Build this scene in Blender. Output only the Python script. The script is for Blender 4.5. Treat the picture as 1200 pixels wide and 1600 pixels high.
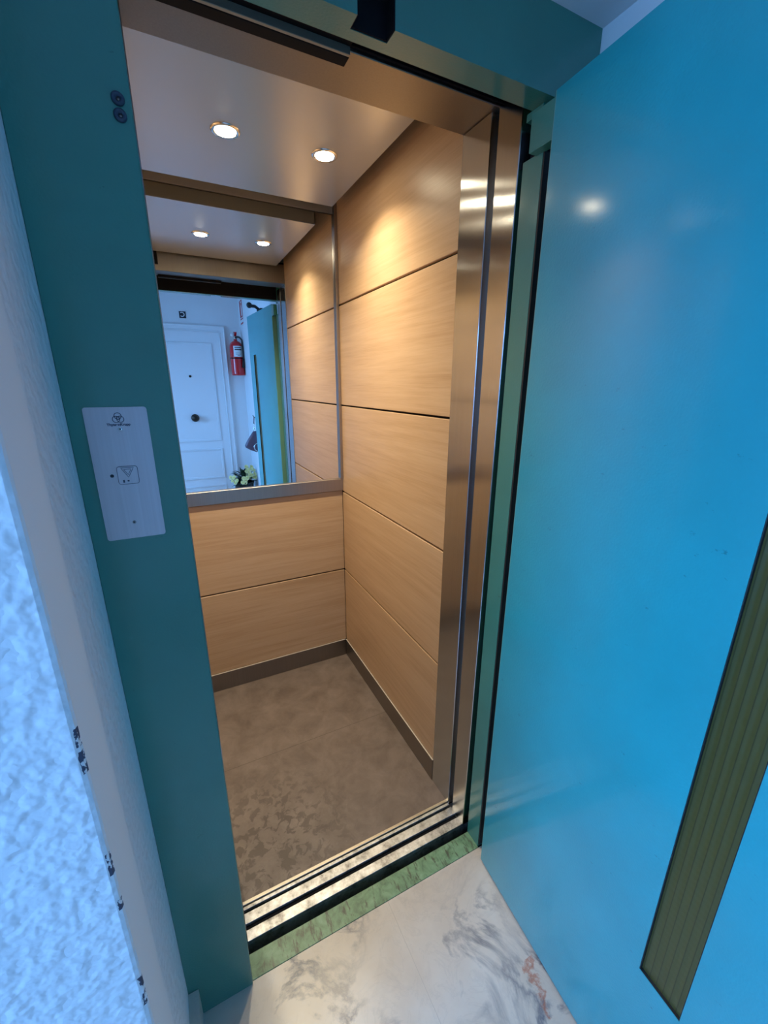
import bpy, bmesh, math, random
from mathutils import Vector, Matrix
random.seed(7)
for o in list(bpy.data.objects):
    bpy.data.objects.remove(o)
sc = bpy.context.scene
C = sc.collection
PI = math.pi

# ------------------------------------------------------------------ camera
cam_d = bpy.data.cameras.new('camera')
cam = bpy.data.objects.new('camera', cam_d)
C.objects.link(cam)
sc.camera = cam
YAW, PITCH, ROLL, FPX = 0.4664, 0.2948, -0.0038, 654.2
fw = Vector((math.sin(YAW) * math.cos(PITCH), math.cos(YAW) * math.cos(PITCH), -math.sin(PITCH)))
rt = Vector((math.cos(YAW), -math.sin(YAW), 0))
dn = fw.cross(rt)
r2 = rt * math.cos(ROLL) + dn * math.sin(ROLL)
d2 = -rt * math.sin(ROLL) + dn * math.cos(ROLL)
m = Matrix((r2, -d2, -fw)).transposed().to_4x4()
m.translation = Vector((-0.7364, -0.7498, 1.4684))
cam.matrix_world = m
cam_d.sensor_fit = 'VERTICAL'
cam_d.sensor_height = 36.0
cam_d.lens = 36.0 * FPX / 1600.0
cam_d.clip_start = 0.01

# ------------------------------------------------------------------ world, light, exposure
sc.view_settings.view_transform = 'Standard'
sc.view_settings.look = 'None'
sc.view_settings.gamma = 1.0
sc.view_settings.use_curve_mapping = False
sc.view_settings.exposure = 0.0
DAY = (0.18, 0.46, 1.0)
DAY_W = 42.0
LAMP_W = 4.3
WARM = (1.0, 0.85, 0.60)
world = bpy.data.worlds.new('sky')
sc.world = world
world.use_nodes = True
bg = world.node_tree.nodes['Background']
bg.inputs[0].default_value = (*DAY, 1)
bg.inputs[1].default_value = 2.0


def area(name, loc, rot, sx, sy, power, col):
    l = bpy.data.lights.new(name, 'AREA')
    l.shape = 'RECTANGLE'; l.size = sx; l.size_y = sy
    l.energy = power; l.color = col
    o = bpy.data.objects.new(name, l)
    o.location = loc; o.rotation_euler = rot
    C.objects.link(o)
    return o


# daylight coming in through the landing's window (left of the landing)
dl = area('window_daylight', (-2.53, -0.88, 1.40), (0, -math.radians(66), 0), 1.2, 1.05, DAY_W, DAY)
dl.data.spread = math.radians(115)

# ------------------------------------------------------------------ materials
MATS = {}


def newmat(name):
    mt = bpy.data.materials.new(name)
    mt.use_nodes = True
    nt = mt.node_tree
    b = nt.nodes['Principled BSDF']
    MATS[name] = mt
    return mt, nt, b


def N(nt, typ, **kw):
    n = nt.nodes.new(typ)
    for k, v in kw.items():
        if k.startswith('_'):
            setattr(n, k[1:], v)
        else:
            key = int(k[1:]) if k[0] == 'i' and k[1:].isdigit() else k
            n.inputs[key].default_value = v
    return n


def pos(nt, sx=1, sy=1, sz=1, lx=0, ly=0, lz=0):
    g = nt.nodes.new('ShaderNodeNewGeometry')
    mp = nt.nodes.new('ShaderNodeMapping')
    mp.inputs['Scale'].default_value = (sx, sy, sz)
    mp.inputs['Location'].default_value = (lx, ly, lz)
    nt.links.new(g.outputs['Position'], mp.inputs['Vector'])
    return mp.outputs[0]


def noise(nt, vec, scale, detail=4, rough=0.55, dist=0.0):
    n = nt.nodes.new('ShaderNodeTexNoise')
    n.inputs['Scale'].default_value = scale
    n.inputs['Detail'].default_value = detail
    n.inputs['Roughness'].default_value = rough
    n.inputs['Distortion'].default_value = dist
    nt.links.new(vec, n.inputs['Vector'])
    return n.outputs['Fac']


def ramp(nt, fac, *stops):
    r = nt.nodes.new('ShaderNodeValToRGB')
    els = r.color_ramp.elements
    while len(els) < len(stops):
        els.new(0.5)
    for e, (p, c) in zip(els, stops):
        e.position = p
        e.color = (c, c, c, 1) if isinstance(c, (int, float)) else (*c, 1)
    nt.links.new(fac, r.inputs[0])
    return r.outputs[0]


def mix(nt, fac, a, b):
    x = nt.nodes.new('ShaderNodeMix')
    x.data_type = 'RGBA'
    for idx, v in ((0, fac), (6, a), (7, b)):
        if isinstance(v, (int, float)):
            x.inputs[idx].default_value = v
        elif isinstance(v, tuple):
            x.inputs[idx].default_value = (*v, 1)
        else:
            nt.links.new(v, x.inputs[idx])
    return x.outputs[2]


def math_n(nt, op, a, b=None, c=None):
    x = nt.nodes.new('ShaderNodeMath')
    x.operation = op
    for i, v in enumerate((a, b, c)):
        if v is None:
            continue
        if isinstance(v, (int, float)):
            x.inputs[i].default_value = v
        else:
            nt.links.new(v, x.inputs[i])
    return x.outputs[0]


def bump(nt, b, h, strength, dist):
    n = nt.nodes.new('ShaderNodeBump')
    n.inputs['Strength'].default_value = strength
    n.inputs['Distance'].default_value = dist
    nt.links.new(h, n.inputs['Height'])
    nt.links.new(n.outputs[0], b.inputs['Normal'])
    return n


def plain(name, col, rough=0.5, metal=0.0, coat=0.0):
    mt, nt, b = newmat(name)
    b.inputs['Base Color'].default_value = (*col, 1)
    b.inputs['Roughness'].default_value = rough
    b.inputs['Metallic'].default_value = metal
    b.inputs['Coat Weight'].default_value = coat
    return mt


def emit(name, col, s):
    mt, nt, b = newmat(name)
    b.inputs['Base Color'].default_value = (*col, 1)
    b.inputs['Emission Color'].default_value = (*col, 1)
    b.inputs['Emission Strength'].default_value = s
    return mt


# teal enamel paint, orange-peel surface
def teal(name, col, rough, bs):
    mt, nt, b = newmat(name)
    p = pos(nt)
    v = noise(nt, p, 5, 3)
    c = mix(nt, ramp(nt, v, (0.3, 0.0), (0.7, 1.0)), tuple(x * 0.93 for x in col), tuple(x * 1.05 for x in col))
    scuff = noise(nt, pos(nt, 30, 30, 55), 1.0, 6, 0.7)
    sc_m = ramp(nt, scuff, (0.66, 0.0), (0.72, 0.6))
    c = mix(nt, sc_m, c, tuple(x * 0.4 for x in col))
    nt.links.new(c, b.inputs['Base Color'])
    b.inputs['Roughness'].default_value = rough
    b.inputs['Coat Weight'].default_value = 0.8
    b.inputs['Coat Roughness'].default_value = 0.13
    b.inputs['Specular IOR Level'].default_value = 0.3
    h = noise(nt, p, 230, 2, 0.4)
    bump(nt, b, h, bs, 0.0016)
    return mt


M_TEAL = teal('teal_enamel', (0.016, 0.320, 0.355), 0.40, 0.30)
M_FRAME = teal('teal_frame_enamel', (0.040, 0.222, 0.172), 0.40, 0.22)


# beech laminate
def wood():
    mt, nt, b = newmat('beech_laminate')
    g = noise(nt, pos(nt, 2.2, 2.2, 55), 1.0, 6, 0.6, 0.6)
    g2 = noise(nt, pos(nt, 8, 8, 320), 1.0, 3, 0.6)
    g3 = noise(nt, pos(nt, 0.9, 0.9, 9), 1.0, 3, 0.5, 1.2)
    f = math_n(nt, 'ADD', math_n(nt, 'MULTIPLY', g, 0.45), math_n(nt, 'MULTIPLY', g2, 0.25))
    f = math_n(nt, 'ADD', f, math_n(nt, 'MULTIPLY', g3, 0.3))
    c = ramp(nt, f, (0.36, (0.47, 0.30, 0.165)), (0.5, (0.545, 0.365, 0.215)), (0.64, (0.60, 0.42, 0.26)))
    nt.links.new(c, b.inputs['Base Color'])
    b.inputs['Roughness'].default_value = 0.36
    b.inputs['Specular IOR Level'].default_value = 0.45
    bump(nt, b, f, 0.05, 0.001)
    return mt


M_WOOD = wood()


def steel(name, col, rough, aniso, wav=0.0):
    mt, nt, b = newmat(name)
    b.inputs['Metallic'].default_value = 1.0
    g = noise(nt, pos(nt, 260, 260, 3), 1.0, 3, 0.6)
    c = mix(nt, g, tuple(x * 0.86 for x in col), tuple(min(1, x * 1.08) for x in col))
    nt.links.new(c, b.inputs['Base Color'])
    b.inputs['Roughness'].default_value = rough
    if aniso:
        b.inputs['Anisotropic'].default_value = aniso
        t = nt.nodes.new('ShaderNodeTangent')
        t.direction_type = 'RADIAL'; t.axis = 'Z'
        nt.links.new(t.outputs[0], b.inputs['Tangent'])
        b.inputs['Anisotropic Rotation'].default_value = ANROT
    if wav:
        h = noise(nt, pos(nt, 14, 14, 3), 1.0, 1, 0.4)
        bump(nt, b, h, wav, 0.003)
    return mt


ANROT = 0.0
M_STEEL = steel('brushed_steel', (0.57, 0.59, 0.61), 0.17, 1.0, 0.16)
M_STEELD = steel('dark_brushed_steel', (0.30, 0.275, 0.25), 0.36, 0.0)
M_RAIL = steel('mirror_rail_steel', (0.42, 0.375, 0.34), 0.36, 0.0)
M_HEADER = steel('header_steel', (0.27, 0.235, 0.20), 0.45, 0.0)
M_OLIVE = plain('olive_grey_metal', (0.33, 0.30, 0.235), 0.5, 0.2)
M_PLATE = steel('call_plate_steel', (0.50, 0.50, 0.52), 0.42, 0.0)
M_CEIL = plain('satin_ceiling_metal', (0.52, 0.52, 0.52), 0.26, 0.45)
M_BLACK = plain('black_metal', (0.008, 0.008, 0.010), 0.8)
M_BLACK.node_tree.nodes['Principled BSDF'].inputs['Specular IOR Level'].default_value = 0.15
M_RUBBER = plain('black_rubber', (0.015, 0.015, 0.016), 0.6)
M_DARK = plain('shaft_dark', (0.02, 0.02, 0.02), 0.9)
M_CHROME = plain('chrome', (0.8, 0.8, 0.8), 0.15, 1.0)
M_BRASS = plain('brass_strip', (0.76, 0.71, 0.60), 0.30, 1.0)
M_MIRROR = plain('mirror_silver', (0.93, 0.95, 0.95), 0.0, 1.0)
M_PLASTER = plain('smooth_white_plaster', (0.80, 0.80, 0.80), 0.6)
M_DOORW = plain('white_lacquer', (0.82, 0.82, 0.82), 0.35)
M_RED = plain('red_enamel', (0.68, 0.010, 0.016), 0.22, 0.0, 0.5)
M_SIGNRED = plain('sign_red', (0.52, 0.02, 0.02), 0.5)
M_WHITE = plain('white_print', (0.85, 0.85, 0.85), 0.5)
M_INK = plain('dark_ink', (0.012, 0.02, 0.035), 0.5)
M_INKS = plain('etched_line', (0.03, 0.05, 0.085), 0.5)
M_KNOB = plain('dark_bronze_knob', (0.05, 0.035, 0.025), 0.35, 0.8)
M_BAG = plain('purple_leather', (0.11, 0.085, 0.125), 0.40)
M_LEAF = plain('dark_leaf', (0.016, 0.035, 0.014), 0.5)
M_POT = plain('black_planter', (0.012, 0.012, 0.012), 0.5)
M_LENS = emit('lamp_lens', (1.0, 0.86, 0.60), 85)


def petals():
    mt, nt, b = newmat('yellow_petal')
    n = noise(nt, pos(nt), 90, 2)
    nt.links.new(ramp(nt, n, (0.35, (0.80, 0.72, 0.22)), (0.65, (0.92, 0.88, 0.50))), b.inputs['Base Color'])
    b.inputs['Roughness'].default_value = 0.6
    return mt


M_PETAL = petals()


def stucco():
    mt, nt, b = newmat('white_stucco')
    b.inputs['Roughness'].default_value = 0.7
    h1 = noise(nt, pos(nt), 60, 1.5, 0.45)
    h2 = noise(nt, pos(nt), 150, 1, 0.5)
    h = math_n(nt, 'ADD', ramp(nt, h1, (0.34, 0.0), (0.68, 1.0)), math_n(nt, 'MULTIPLY', h2, 0.2))
    bump(nt, b, h, 0.36, 0.005)
    # worn, chipped corner bead: dark flecks within a centimetre of the edge
    g = nt.nodes.new('ShaderNodeNewGeometry')
    s = nt.nodes.new('ShaderNodeSeparateXYZ')
    nt.links.new(g.outputs['Position'], s.inputs[0])
    n = noise(nt, pos(nt, 60, 60, 60), 1.0, 4, 0.6)
    ex_ = math_n(nt, 'ABSOLUTE', math_n(nt, 'ADD', s.outputs[0], 0.8644))
    near = math_n(nt, 'LESS_THAN', math_n(nt, 'ADD', ex_, math_n(nt, 'MULTIPLY', n, 0.008)), 0.0082)
    mask = None
    for z0_, z1_ in ((1.098, 1.122), (1.062, 1.092), (0.905, 0.94), (0.845, 0.862), (0.69, 0.712), (0.655, 0.68), (0.50, 0.51), (0.435, 0.47)):
        hit = math_n(nt, 'LESS_THAN', math_n(nt, 'ABSOLUTE', math_n(nt, 'SUBTRACT', s.outputs[2], (z0_ + z1_) / 2)), (z1_ - z0_) / 2)
        mask = hit if mask is None else math_n(nt, 'MAXIMUM', mask, hit)
    mask = math_n(nt, 'MULTIPLY', mask, ramp(nt, noise(nt, pos(nt, 150, 150, 70, 3, 1, 0), 1.0, 3, 0.6), (0.44, 0.0), (0.47, 1.0)))
    neary = math_n(nt, 'LESS_THAN', s.outputs[1], -0.283)
    mask = math_n(nt, 'MULTIPLY', math_n(nt, 'MULTIPLY', mask, near), neary)
    c = mix(nt, mask, (0.78, 0.78, 0.78), (0.05, 0.06, 0.10))
    nt.links.new(c, b.inputs['Base Color'])
    return mt


M_STUCCO = stucco()


def marble():
    mt, nt, b = newmat('cream_marble')
    p = pos(nt)
    base = ramp(nt, noise(nt, p, 3.5, 5, 0.6), (0.3, (0.50, 0.43, 0.35)), (0.55, (0.60, 0.54, 0.46)), (0.75, (0.68, 0.65, 0.60)))
    n1 = noise(nt, pos(nt, 1, 1.2, 1, 3.1, 1.7, 0), 3.4, 8, 0.60, 1.0)
    vein = ramp(nt, math_n(nt, 'ABSOLUTE', math_n(nt, 'SUBTRACT', n1, 0.5)), (0.0, 1.0), (0.012, 0.7), (0.045, 0.0))
    area_m = ramp(nt, noise(nt, pos(nt, 1, 1, 1, 8.0, 2.0, 0), 3.2, 2), (0.42, 0.1), (0.6, 1.0))
    vm = math_n(nt, 'MULTIPLY', vein, area_m)
    c = mix(nt, math_n(nt, 'MULTIPLY', vm, 0.95), base, (0.11, 0.12, 0.15))
    n2 = noise(nt, pos(nt, 1, 1, 1, 0.4, 5.0, 0), 7.0, 8, 0.65, 2.2)
    v2 = ramp(nt, math_n(nt, 'ABSOLUTE', math_n(nt, 'SUBTRACT', n2, 0.47)), (0.0, 1.0), (0.025, 0.0))
    c = mix(nt, math_n(nt, 'MULTIPLY', v2, 0.12), c, (0.24, 0.23, 0.23))
    # rusty vein beside the door
    g = nt.nodes.new('ShaderNodeNewGeometry')
    s = nt.nodes.new('ShaderNodeSeparateXYZ')
    nt.links.new(g.outputs['Position'], s.inputs[0])
    wob = math_n(nt, 'MULTIPLY', math_n(nt, 'SUBTRACT', noise(nt, p, 22, 5, 0.7), 0.5), 0.12)
    line = math_n(nt, 'ABSOLUTE', math_n(nt, 'ADD', math_n(nt, 'ADD', math_n(nt, 'ADD', s.outputs[0], 0.085), wob),
                  math_n(nt, 'MULTIPLY', math_n(nt, 'ADD', s.outputs[1], 0.335), -0.35)))
    seg = math_n(nt, 'LESS_THAN', math_n(nt, 'ABSOLUTE', math_n(nt, 'ADD', s.outputs[1], 0.33)), 0.055)
    rm = math_n(nt, 'MULTIPLY', ramp(nt, line, (0.0, 1.0), (0.012, 0.0)), seg)
    c = mix(nt, math_n(nt, 'MULTIPLY', rm, 0.75), c, (0.36, 0.10, 0.045))
    # slab joint
    jt = math_n(nt, 'LESS_THAN', math_n(nt, 'ABSOLUTE', math_n(nt, 'ADD', s.outputs[0], 0.338)), 0.0008)
    c = mix(nt, math_n(nt, 'MULTIPLY', jt, 0.6), c, (0.40, 0.36, 0.30))
    nt.links.new(c, b.inputs['Base Color'])
    b.inputs['Roughness'].default_value = 0.30
    return mt


M_MARBLE = marble()


def carfloor():
    mt, nt, b = newmat('brown_stone_vinyl')
    p = pos(nt)
    base = ramp(nt, noise(nt, p, 9, 8, 0.68, 0.4), (0.3, (0.118, 0.090, 0.076)), (0.5, (0.165, 0.130, 0.112)), (0.7, (0.215, 0.174, 0.152)))
    sp = ramp(nt, noise(nt, p, 160, 4, 0.7), (0.62, 0.0), (0.72, 0.35))
    c = mix(nt, sp, base, (0.36, 0.31, 0.27))
    g = nt.nodes.new('ShaderNodeNewGeometry')
    s = nt.nodes.new('ShaderNodeSeparateXYZ')
    nt.links.new(g.outputs['Position'], s.inputs[0])
    # trodden stains near the doorway
    st = ramp(nt, noise(nt, p, 30, 6, 0.6, 0.8), (0.50, 0.0), (0.56, 1.0))
    dx = math_n(nt, 'ADD', s.outputs[0], 0.62)
    dy = math_n(nt, 'ADD', s.outputs[1], -0.32)
    d = math_n(nt, 'SQRT', math_n(nt, 'ADD', math_n(nt, 'MULTIPLY', dx, dx), math_n(nt, 'MULTIPLY', dy, dy)))
    near = ramp(nt, d, (0.10, 1.0), (0.34, 0.0))
    c = mix(nt, math_n(nt, 'MULTIPLY', math_n(nt, 'MULTIPLY', st, near), 0.7), c, (0.050, 0.037, 0.030))
    jt = math_n(nt, 'LESS_THAN', math_n(nt, 'ABSOLUTE', math_n(nt, 'ADD', s.outputs[1], -0.682)), 0.0012)
    c = mix(nt, math_n(nt, 'MULTIPLY', jt, 0.7), c, (0.07, 0.055, 0.045))
    nt.links.new(c, b.inputs['Base Color'])
    b.inputs['Roughness'].default_value = 0.5
    bump(nt, b, noise(nt, p, 120, 5, 0.7), 0.15, 0.001)
    return mt


M_CARFLOOR = carfloor()


def greensill():
    mt, nt, b = newmat('worn_green_paint')
    n = noise(nt, pos(nt, 1, 1, 1), 28, 7, 0.7, 0.6)
    n2 = noise(nt, pos(nt, 60, 14, 1), 1.0, 5, 0.7)
    c = ramp(nt, n, (0.3, (0.06, 0.12, 0.07)), (0.5, (0.145, 0.29, 0.16)), (0.7, (0.22, 0.38, 0.24)))
    c = mix(nt, ramp(nt, n2, (0.54, 0.0), (0.62, 0.85)), c, (0.045, 0.045, 0.030))
    nt.links.new(c, b.inputs['Base Color'])
    b.inputs['Roughness'].default_value = 0.4
    bump(nt, b, n, 0.2, 0.001)
    return mt


M_GSILL = greensill()


def sillmetal():
    mt, nt, b = newmat('worn_aluminium')
    n = noise(nt, pos(nt), 45, 6, 0.7)
    n2 = noise(nt, pos(nt), 14, 4, 0.6)
    c = ramp(nt, math_n(nt, 'ADD', math_n(nt, 'MULTIPLY', n, 0.5), math_n(nt, 'MULTIPLY', n2, 0.5)),
             (0.36, (0.16, 0.15, 0.14)), (0.48, (0.46, 0.47, 0.48)), (0.6, (0.68, 0.70, 0.73)))
    nt.links.new(c, b.inputs['Base Color'])
    b.inputs['Metallic'].default_value = 0.9
    nt.links.new(ramp(nt, n, (0.3, 0.55), (0.7, 0.32)), b.inputs['Roughness'])
    return mt


M_SILL = sillmetal()


def wired():
    mt, nt, b = newmat('ribbed_olive_glass')
    tc = nt.nodes.new('ShaderNodeTexCoord')
    s = nt.nodes.new('ShaderNodeSeparateXYZ')
    nt.links.new(tc.outputs['Object'], s.inputs[0])
    w = math_n(nt, 'SINE', math_n(nt, 'MULTIPLY', s.outputs[0], 2 * PI / 0.0125))
    wire = ramp(nt, w, (0.90, 0.0), (0.98, 1.0))
    w2 = math_n(nt, 'SINE', math_n(nt, 'MULTIPLY', s.outputs[2], 2 * PI / 0.014))
    c = mix(nt, math_n(nt, 'MULTIPLY', wire, 0.7), (0.21, 0.175, 0.045), (0.07, 0.06, 0.022))
    nt.links.new(c, b.inputs['Base Color'])
    b.inputs['Roughness'].default_value = 0.32
    b.inputs['Transmission Weight'].default_value = 0.65
    b.inputs['IOR'].default_value = 1.45
    h = math_n(nt, 'ADD', w, math_n(nt, 'MULTIPLY', w2, 0.4))
    bump(nt, b, h, 0.25, 0.001)
    return mt


M_WIRED = wired()


def clear():
    mt, nt, b = newmat('clear_glass')
    b.inputs['Base Color'].default_value = (1, 1, 1, 1)
    b.inputs['Roughness'].default_value = 0.0
    b.inputs['Transmission Weight'].default_value = 1.0
    return mt


M_GLASS = clear()


# ------------------------------------------------------------------ mesh helpers
def B():
    return bmesh.new()


def add_box(bm, x0, x1, y0, y1, z0, z1, bev=0.0, seg=1):
    r = bmesh.ops.create_cube(bm, size=1.0)
    vs = r['verts']
    for v in vs:
        v.co = Vector(((x0 + x1) / 2 + v.co.x * (x1 - x0), (y0 + y1) / 2 + v.co.y * (y1 - y0), (z0 + z1) / 2 + v.co.z * (z1 - z0)))
    if bev:
        es = list({e for v in vs for e in v.link_edges})
        bmesh.ops.bevel(bm, geom=es, offset=bev, segments=seg, profile=0.5, affect='EDGES')
    return bm


def add_prism(bm, pts, z0, z1, axis='z'):
    """closed polygon extruded along an axis ('z': pts are x,y; 'y': pts are x,z; 'x': pts are y,z)"""
    def mk(p, t):
        if axis == 'z': return (p[0], p[1], t)
        if axis == 'y': return (p[0], t, p[1])
        return (t, p[0], p[1])
    a = [bm.verts.new(mk(p, z0)) for p in pts]
    b = [bm.verts.new(mk(p, z1)) for p in pts]
    n = len(pts)
    fs = [bm.faces.new(a), bm.faces.new(list(reversed(b)))]
    for i in range(n):
        fs.append(bm.faces.new((a[i], b[i], b[(i + 1) % n], a[(i + 1) % n])))
    bmesh.ops.recalc_face_normals(bm, faces=fs)
    return fs


def add_lathe(bm, prof, mat=Matrix(), seg=24):
    """profile (r,z) spun about local z, then placed by mat"""
    rings = []
    for r, z in prof:
        rings.append([bm.verts.new(mat @ Vector((r * math.cos(2 * PI * k / seg), r * math.sin(2 * PI * k / seg), z))) for k in range(seg)])
    fs = []
    for a, b in zip(rings, rings[1:]):
        for k in range(seg):
            fs.append(bm.faces.new((a[k], a[(k + 1) % seg], b[(k + 1) % seg], b[k])))
    fs.append(bm.faces.new(list(reversed(rings[0]))))
    fs.append(bm.faces.new(rings[-1]))
    bmesh.ops.recalc_face_normals(bm, faces=fs)
    for f in fs: f.smooth = True
    return bm


def add_tube(bm, pts, r, seg=10, closed=False):
    pts = [Vector(p) for p in pts]
    n = len(pts)
    rings = []
    up = Vector((0, 0, 1))
    prev = None
    for i, p in enumerate(pts):
        a = pts[(i - 1) % n] if (closed or i > 0) else p
        b = pts[(i + 1) % n] if (closed or i < n - 1) else p
        t = (b - a).normalized()
        if prev is None:
            u = t.cross(up)
            if u.length < 1e-4: u = t.cross(Vector((1, 0, 0)))
            u.normalize()
        else:
            u = (prev - t * prev.dot(t)).normalized()
        prev = u
        w = t.cross(u)
        rr = r[i] if isinstance(r, (list, tuple)) else r
        rings.append([bm.verts.new(p + u * rr * math.cos(2 * PI * k / seg) + w * rr * math.sin(2 * PI * k / seg)) for k in range(seg)])
    fs = []
    rng = range(n) if closed else range(n - 1)
    for i in rng:
        a, b = rings[i], rings[(i + 1) % n]
        for k in range(seg):
            fs.append(bm.faces.new((a[k], a[(k + 1) % seg], b[(k + 1) % seg], b[k])))
    if not closed:
        fs.append(bm.faces.new(rings[0])); fs.append(bm.faces.new(rings[-1]))
    bmesh.ops.recalc_face_normals(bm, faces=fs)
    for f in fs: f.smooth = True
    return bm


def along(p0, p1):
    """matrix taking local z to the direction p0->p1, at p0"""
    d = (Vector(p1) - Vector(p0)).normalized()
    q = Vector((0, 0, 1)).rotation_difference(d)
    return Matrix.Translation(Vector(p0)) @ q.to_matrix().to_4x4()


def obj(name, bm, mats, parent=None, local=False):
    """bm in world coordinates (or in the parent's frame when local); origin at the base centre"""
    if not isinstance(mats, (list, tuple)): mats = [mats]
    me = bpy.data.meshes.new(name)
    xs = [v.co.x for v in bm.verts]; ys = [v.co.y for v in bm.verts]; zs = [v.co.z for v in bm.verts]
    org = Vector(((min(xs) + max(xs)) / 2, (min(ys) + max(ys)) / 2, min(zs)))
    bmesh.ops.translate(bm, verts=bm.verts, vec=-org)
    bm.to_mesh(me); bm.free()
    for mt in mats: me.materials.append(mt)
    o = bpy.data.objects.new(name, me)
    C.objects.link(o)
    if parent is not None:
        o.parent = parent
        if not local:
            o['wo'] = tuple(org)
            bas = wloc(parent)
            o.location = org - bas
        else:
            o.location = org
    else:
        o.location = org
    return o


def wloc(o):
    v = Vector((0, 0, 0))
    while o is not None:
        v += o.location
        o = o.parent
    return v


def thing(name, label, cat, loc, group=None, rotz=0.0):
    o = bpy.data.objects.new(name, None)
    o.empty_display_size = 0.05
    C.objects.link(o)
    o.location = loc
    o.rotation_euler = (0, 0, rotz)
    return tag(o, label, cat, group)


def tag(o, label, cat, group=None, kind=None):
    o['label'] = label; o['category'] = cat
    if group: o['group'] = group
    if kind: o['kind'] = kind
    return o


def struct(name, bm, mats, label, cat):
    return tag(obj(name, bm, mats), label, cat, kind='structure')


def text(name, body, size, mat, loc, rot, parent, extrude=0.0003, bold=0.0):
    cu = bpy.data.curves.new(name, 'FONT')
    cu.body = body; cu.size = size; cu.extrude = extrude; cu.offset = bold
    cu.align_x = 'CENTER'; cu.align_y = 'CENTER'
    cu.materials.append(mat)
    o = bpy.data.objects.new(name, cu)
    C.objects.link(o)
    o.parent = parent
    o.location = Vector(loc) - wloc(parent)
    o.rotation_euler = rot
    bpy.context.view_layer.update()
    me = bpy.data.meshes.new_from_object(o.evaluated_get(bpy.context.evaluated_depsgraph_get()))
    n = bpy.data.objects.new(name, me)
    C.objects.link(n); n.parent = parent; n.location = o.location; n.rotation_euler = o.rotation_euler
    bpy.data.objects.remove(o)
    n.name = name
    return n


# ------------------------------------------------------------------ dimensions
D = 1.1784            # car back wall / mirror plane
ZS = 0.0964           # skirting height
ZJ = [ZS, 0.5265, 0.9539, 1.3749, 1.8046]
ROOF = 2.27
XL = -0.990           # car left wall
YP = 0.2855           # where the panels stop and the steel post starts
XF = -0.7281          # left edge of the landing opening
XT = -0.8686          # outer edge of the teal frame
XS = 0.114            # right side wall of the landing
YB = -2.25            # landing back wall
XW = -2.60            # landing left wall
ZSOF = 2.1327
HC = 2.56             # landing ceiling
COR = (-0.8644, -0.29)

# ------------------------------------------------------------------ landing structure
bm = B(); add_box(bm, XW, XS, YB, 0.0065, -0.12, 0.0)
struct('floor_landing', bm, M_MARBLE, 'cream marble landing floor with grey veins before the green sill', 'floor')

# front wall with splayed plaster reveal, left of the lift
bm = B()
cx, cy = COR
prof = [(XW, cy), (cx - 0.006, cy), (cx - 0.0015, cy + 0.0015), (cx, cy + 0.006), (-0.8662, -0.184), (-0.8666, -0.160), (XT, 0.0), (XT, 0.10), (XW, 0.10)]
fs = add_prism(bm, prof, 0.0, HC)
for f in bm.faces:
    c = f.calc_center_median()
    if abs(f.normal.z) < 0.5 and c.x > cx - 0.001 and c.y > cy + 0.004 and c.y < 0.05:
        f.material_index = 1
struct('wall_front', bm, [M_STUCCO, M_PLASTER], 'white rough-textured wall with chipped corner left of the teal frame', 'wall')
bm = B(); add_box(bm, -0.95, XS, -0.29, 0.10, ZSOF, HC)
struct('wall_above_lift', bm, M_PLASTER, 'grey-white soffit of the recess above the teal header', 'wall')
bm = B(); add_box(bm, XS, XS + 0.12, YB - 0.12, 0.10, -0.12, HC)
struct('wall_landing_right', bm, M_PLASTER, 'smooth white landing wall behind the open teal door', 'wall')
bm = B(); add_box(bm, XW - 0.12, XS, YB - 0.12, YB, -0.12, HC)
struct('wall_landing_back', bm, M_PLASTER, 'white wall around the panelled apartment door, seen in the mirror', 'wall')
# left wall with a window opening
bm = B()
wy0, wy1, wz0, wz1 = -1.50, -0.31, 0.70, 2.10
add_box(bm, XW - 0.12, XW, YB, wy0, -0.12, HC)
add_box(bm, XW - 0.12, XW, wy1, 0.10, -0.12, HC)
add_box(bm, XW - 0.12, XW, wy0, wy1, -0.12, wz0)
add_box(bm, XW - 0.12, XW, wy0, wy1, wz1, HC)
struct('wall_landing_left', bm, M_PLASTER, 'white landing wall with the stairwell window, out of view to the left', 'wall')
w = thing('window_1', 'stairwell window letting daylight onto the landing, out of view', 'window', (XW - 0.06, (wy0 + wy1) / 2, wz0))
w['kind'] = 'structure'
bm = B()
for y0, y1, z0, z1 in ((wy0, wy0 + 0.05, wz0, wz1), (wy1 - 0.05, wy1, wz0, wz1), (wy0 + .05, wy1 - .05, wz0, wz0 + 0.05), (wy0 + .05, wy1 - .05, wz1 - 0.05, wz1)):
    add_box(bm, XW - 0.09, XW - 0.03, y0, y1, z0, z1)
obj('window_frame', bm, M_DOORW, w)
bm = B(); add_box(bm, XW - 0.063, XW - 0.057, wy0 + .05, wy1 - .05, wz0 + .05, wz1 - .05)
obj('pane', bm, M_GLASS, w)
bm = B(); add_box(bm, XW - 0.12, XS + 0.12, YB - 0.12, 0.10, HC, HC + 0.1)
struct('ceiling_landing', bm, M_PLASTER, 'white landing ceiling above the apartment door', 'ceiling')
# marble skirting at the foot of the reveal
bm = B(); add_prism(bm, [(XT - 0.0005, -0.0005), (-0.846, -0.0005), (-0.846, -0.014), (-0.852, -0.302), (-0.870, -0.302), (cx + 0.0002, cy), (-0.8660, -0.184)], 0.0, 0.098)
struct('baseboard_left', bm, M_MARBLE, 'short marble skirting at the foot of the white reveal', 'baseboard')

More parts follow.
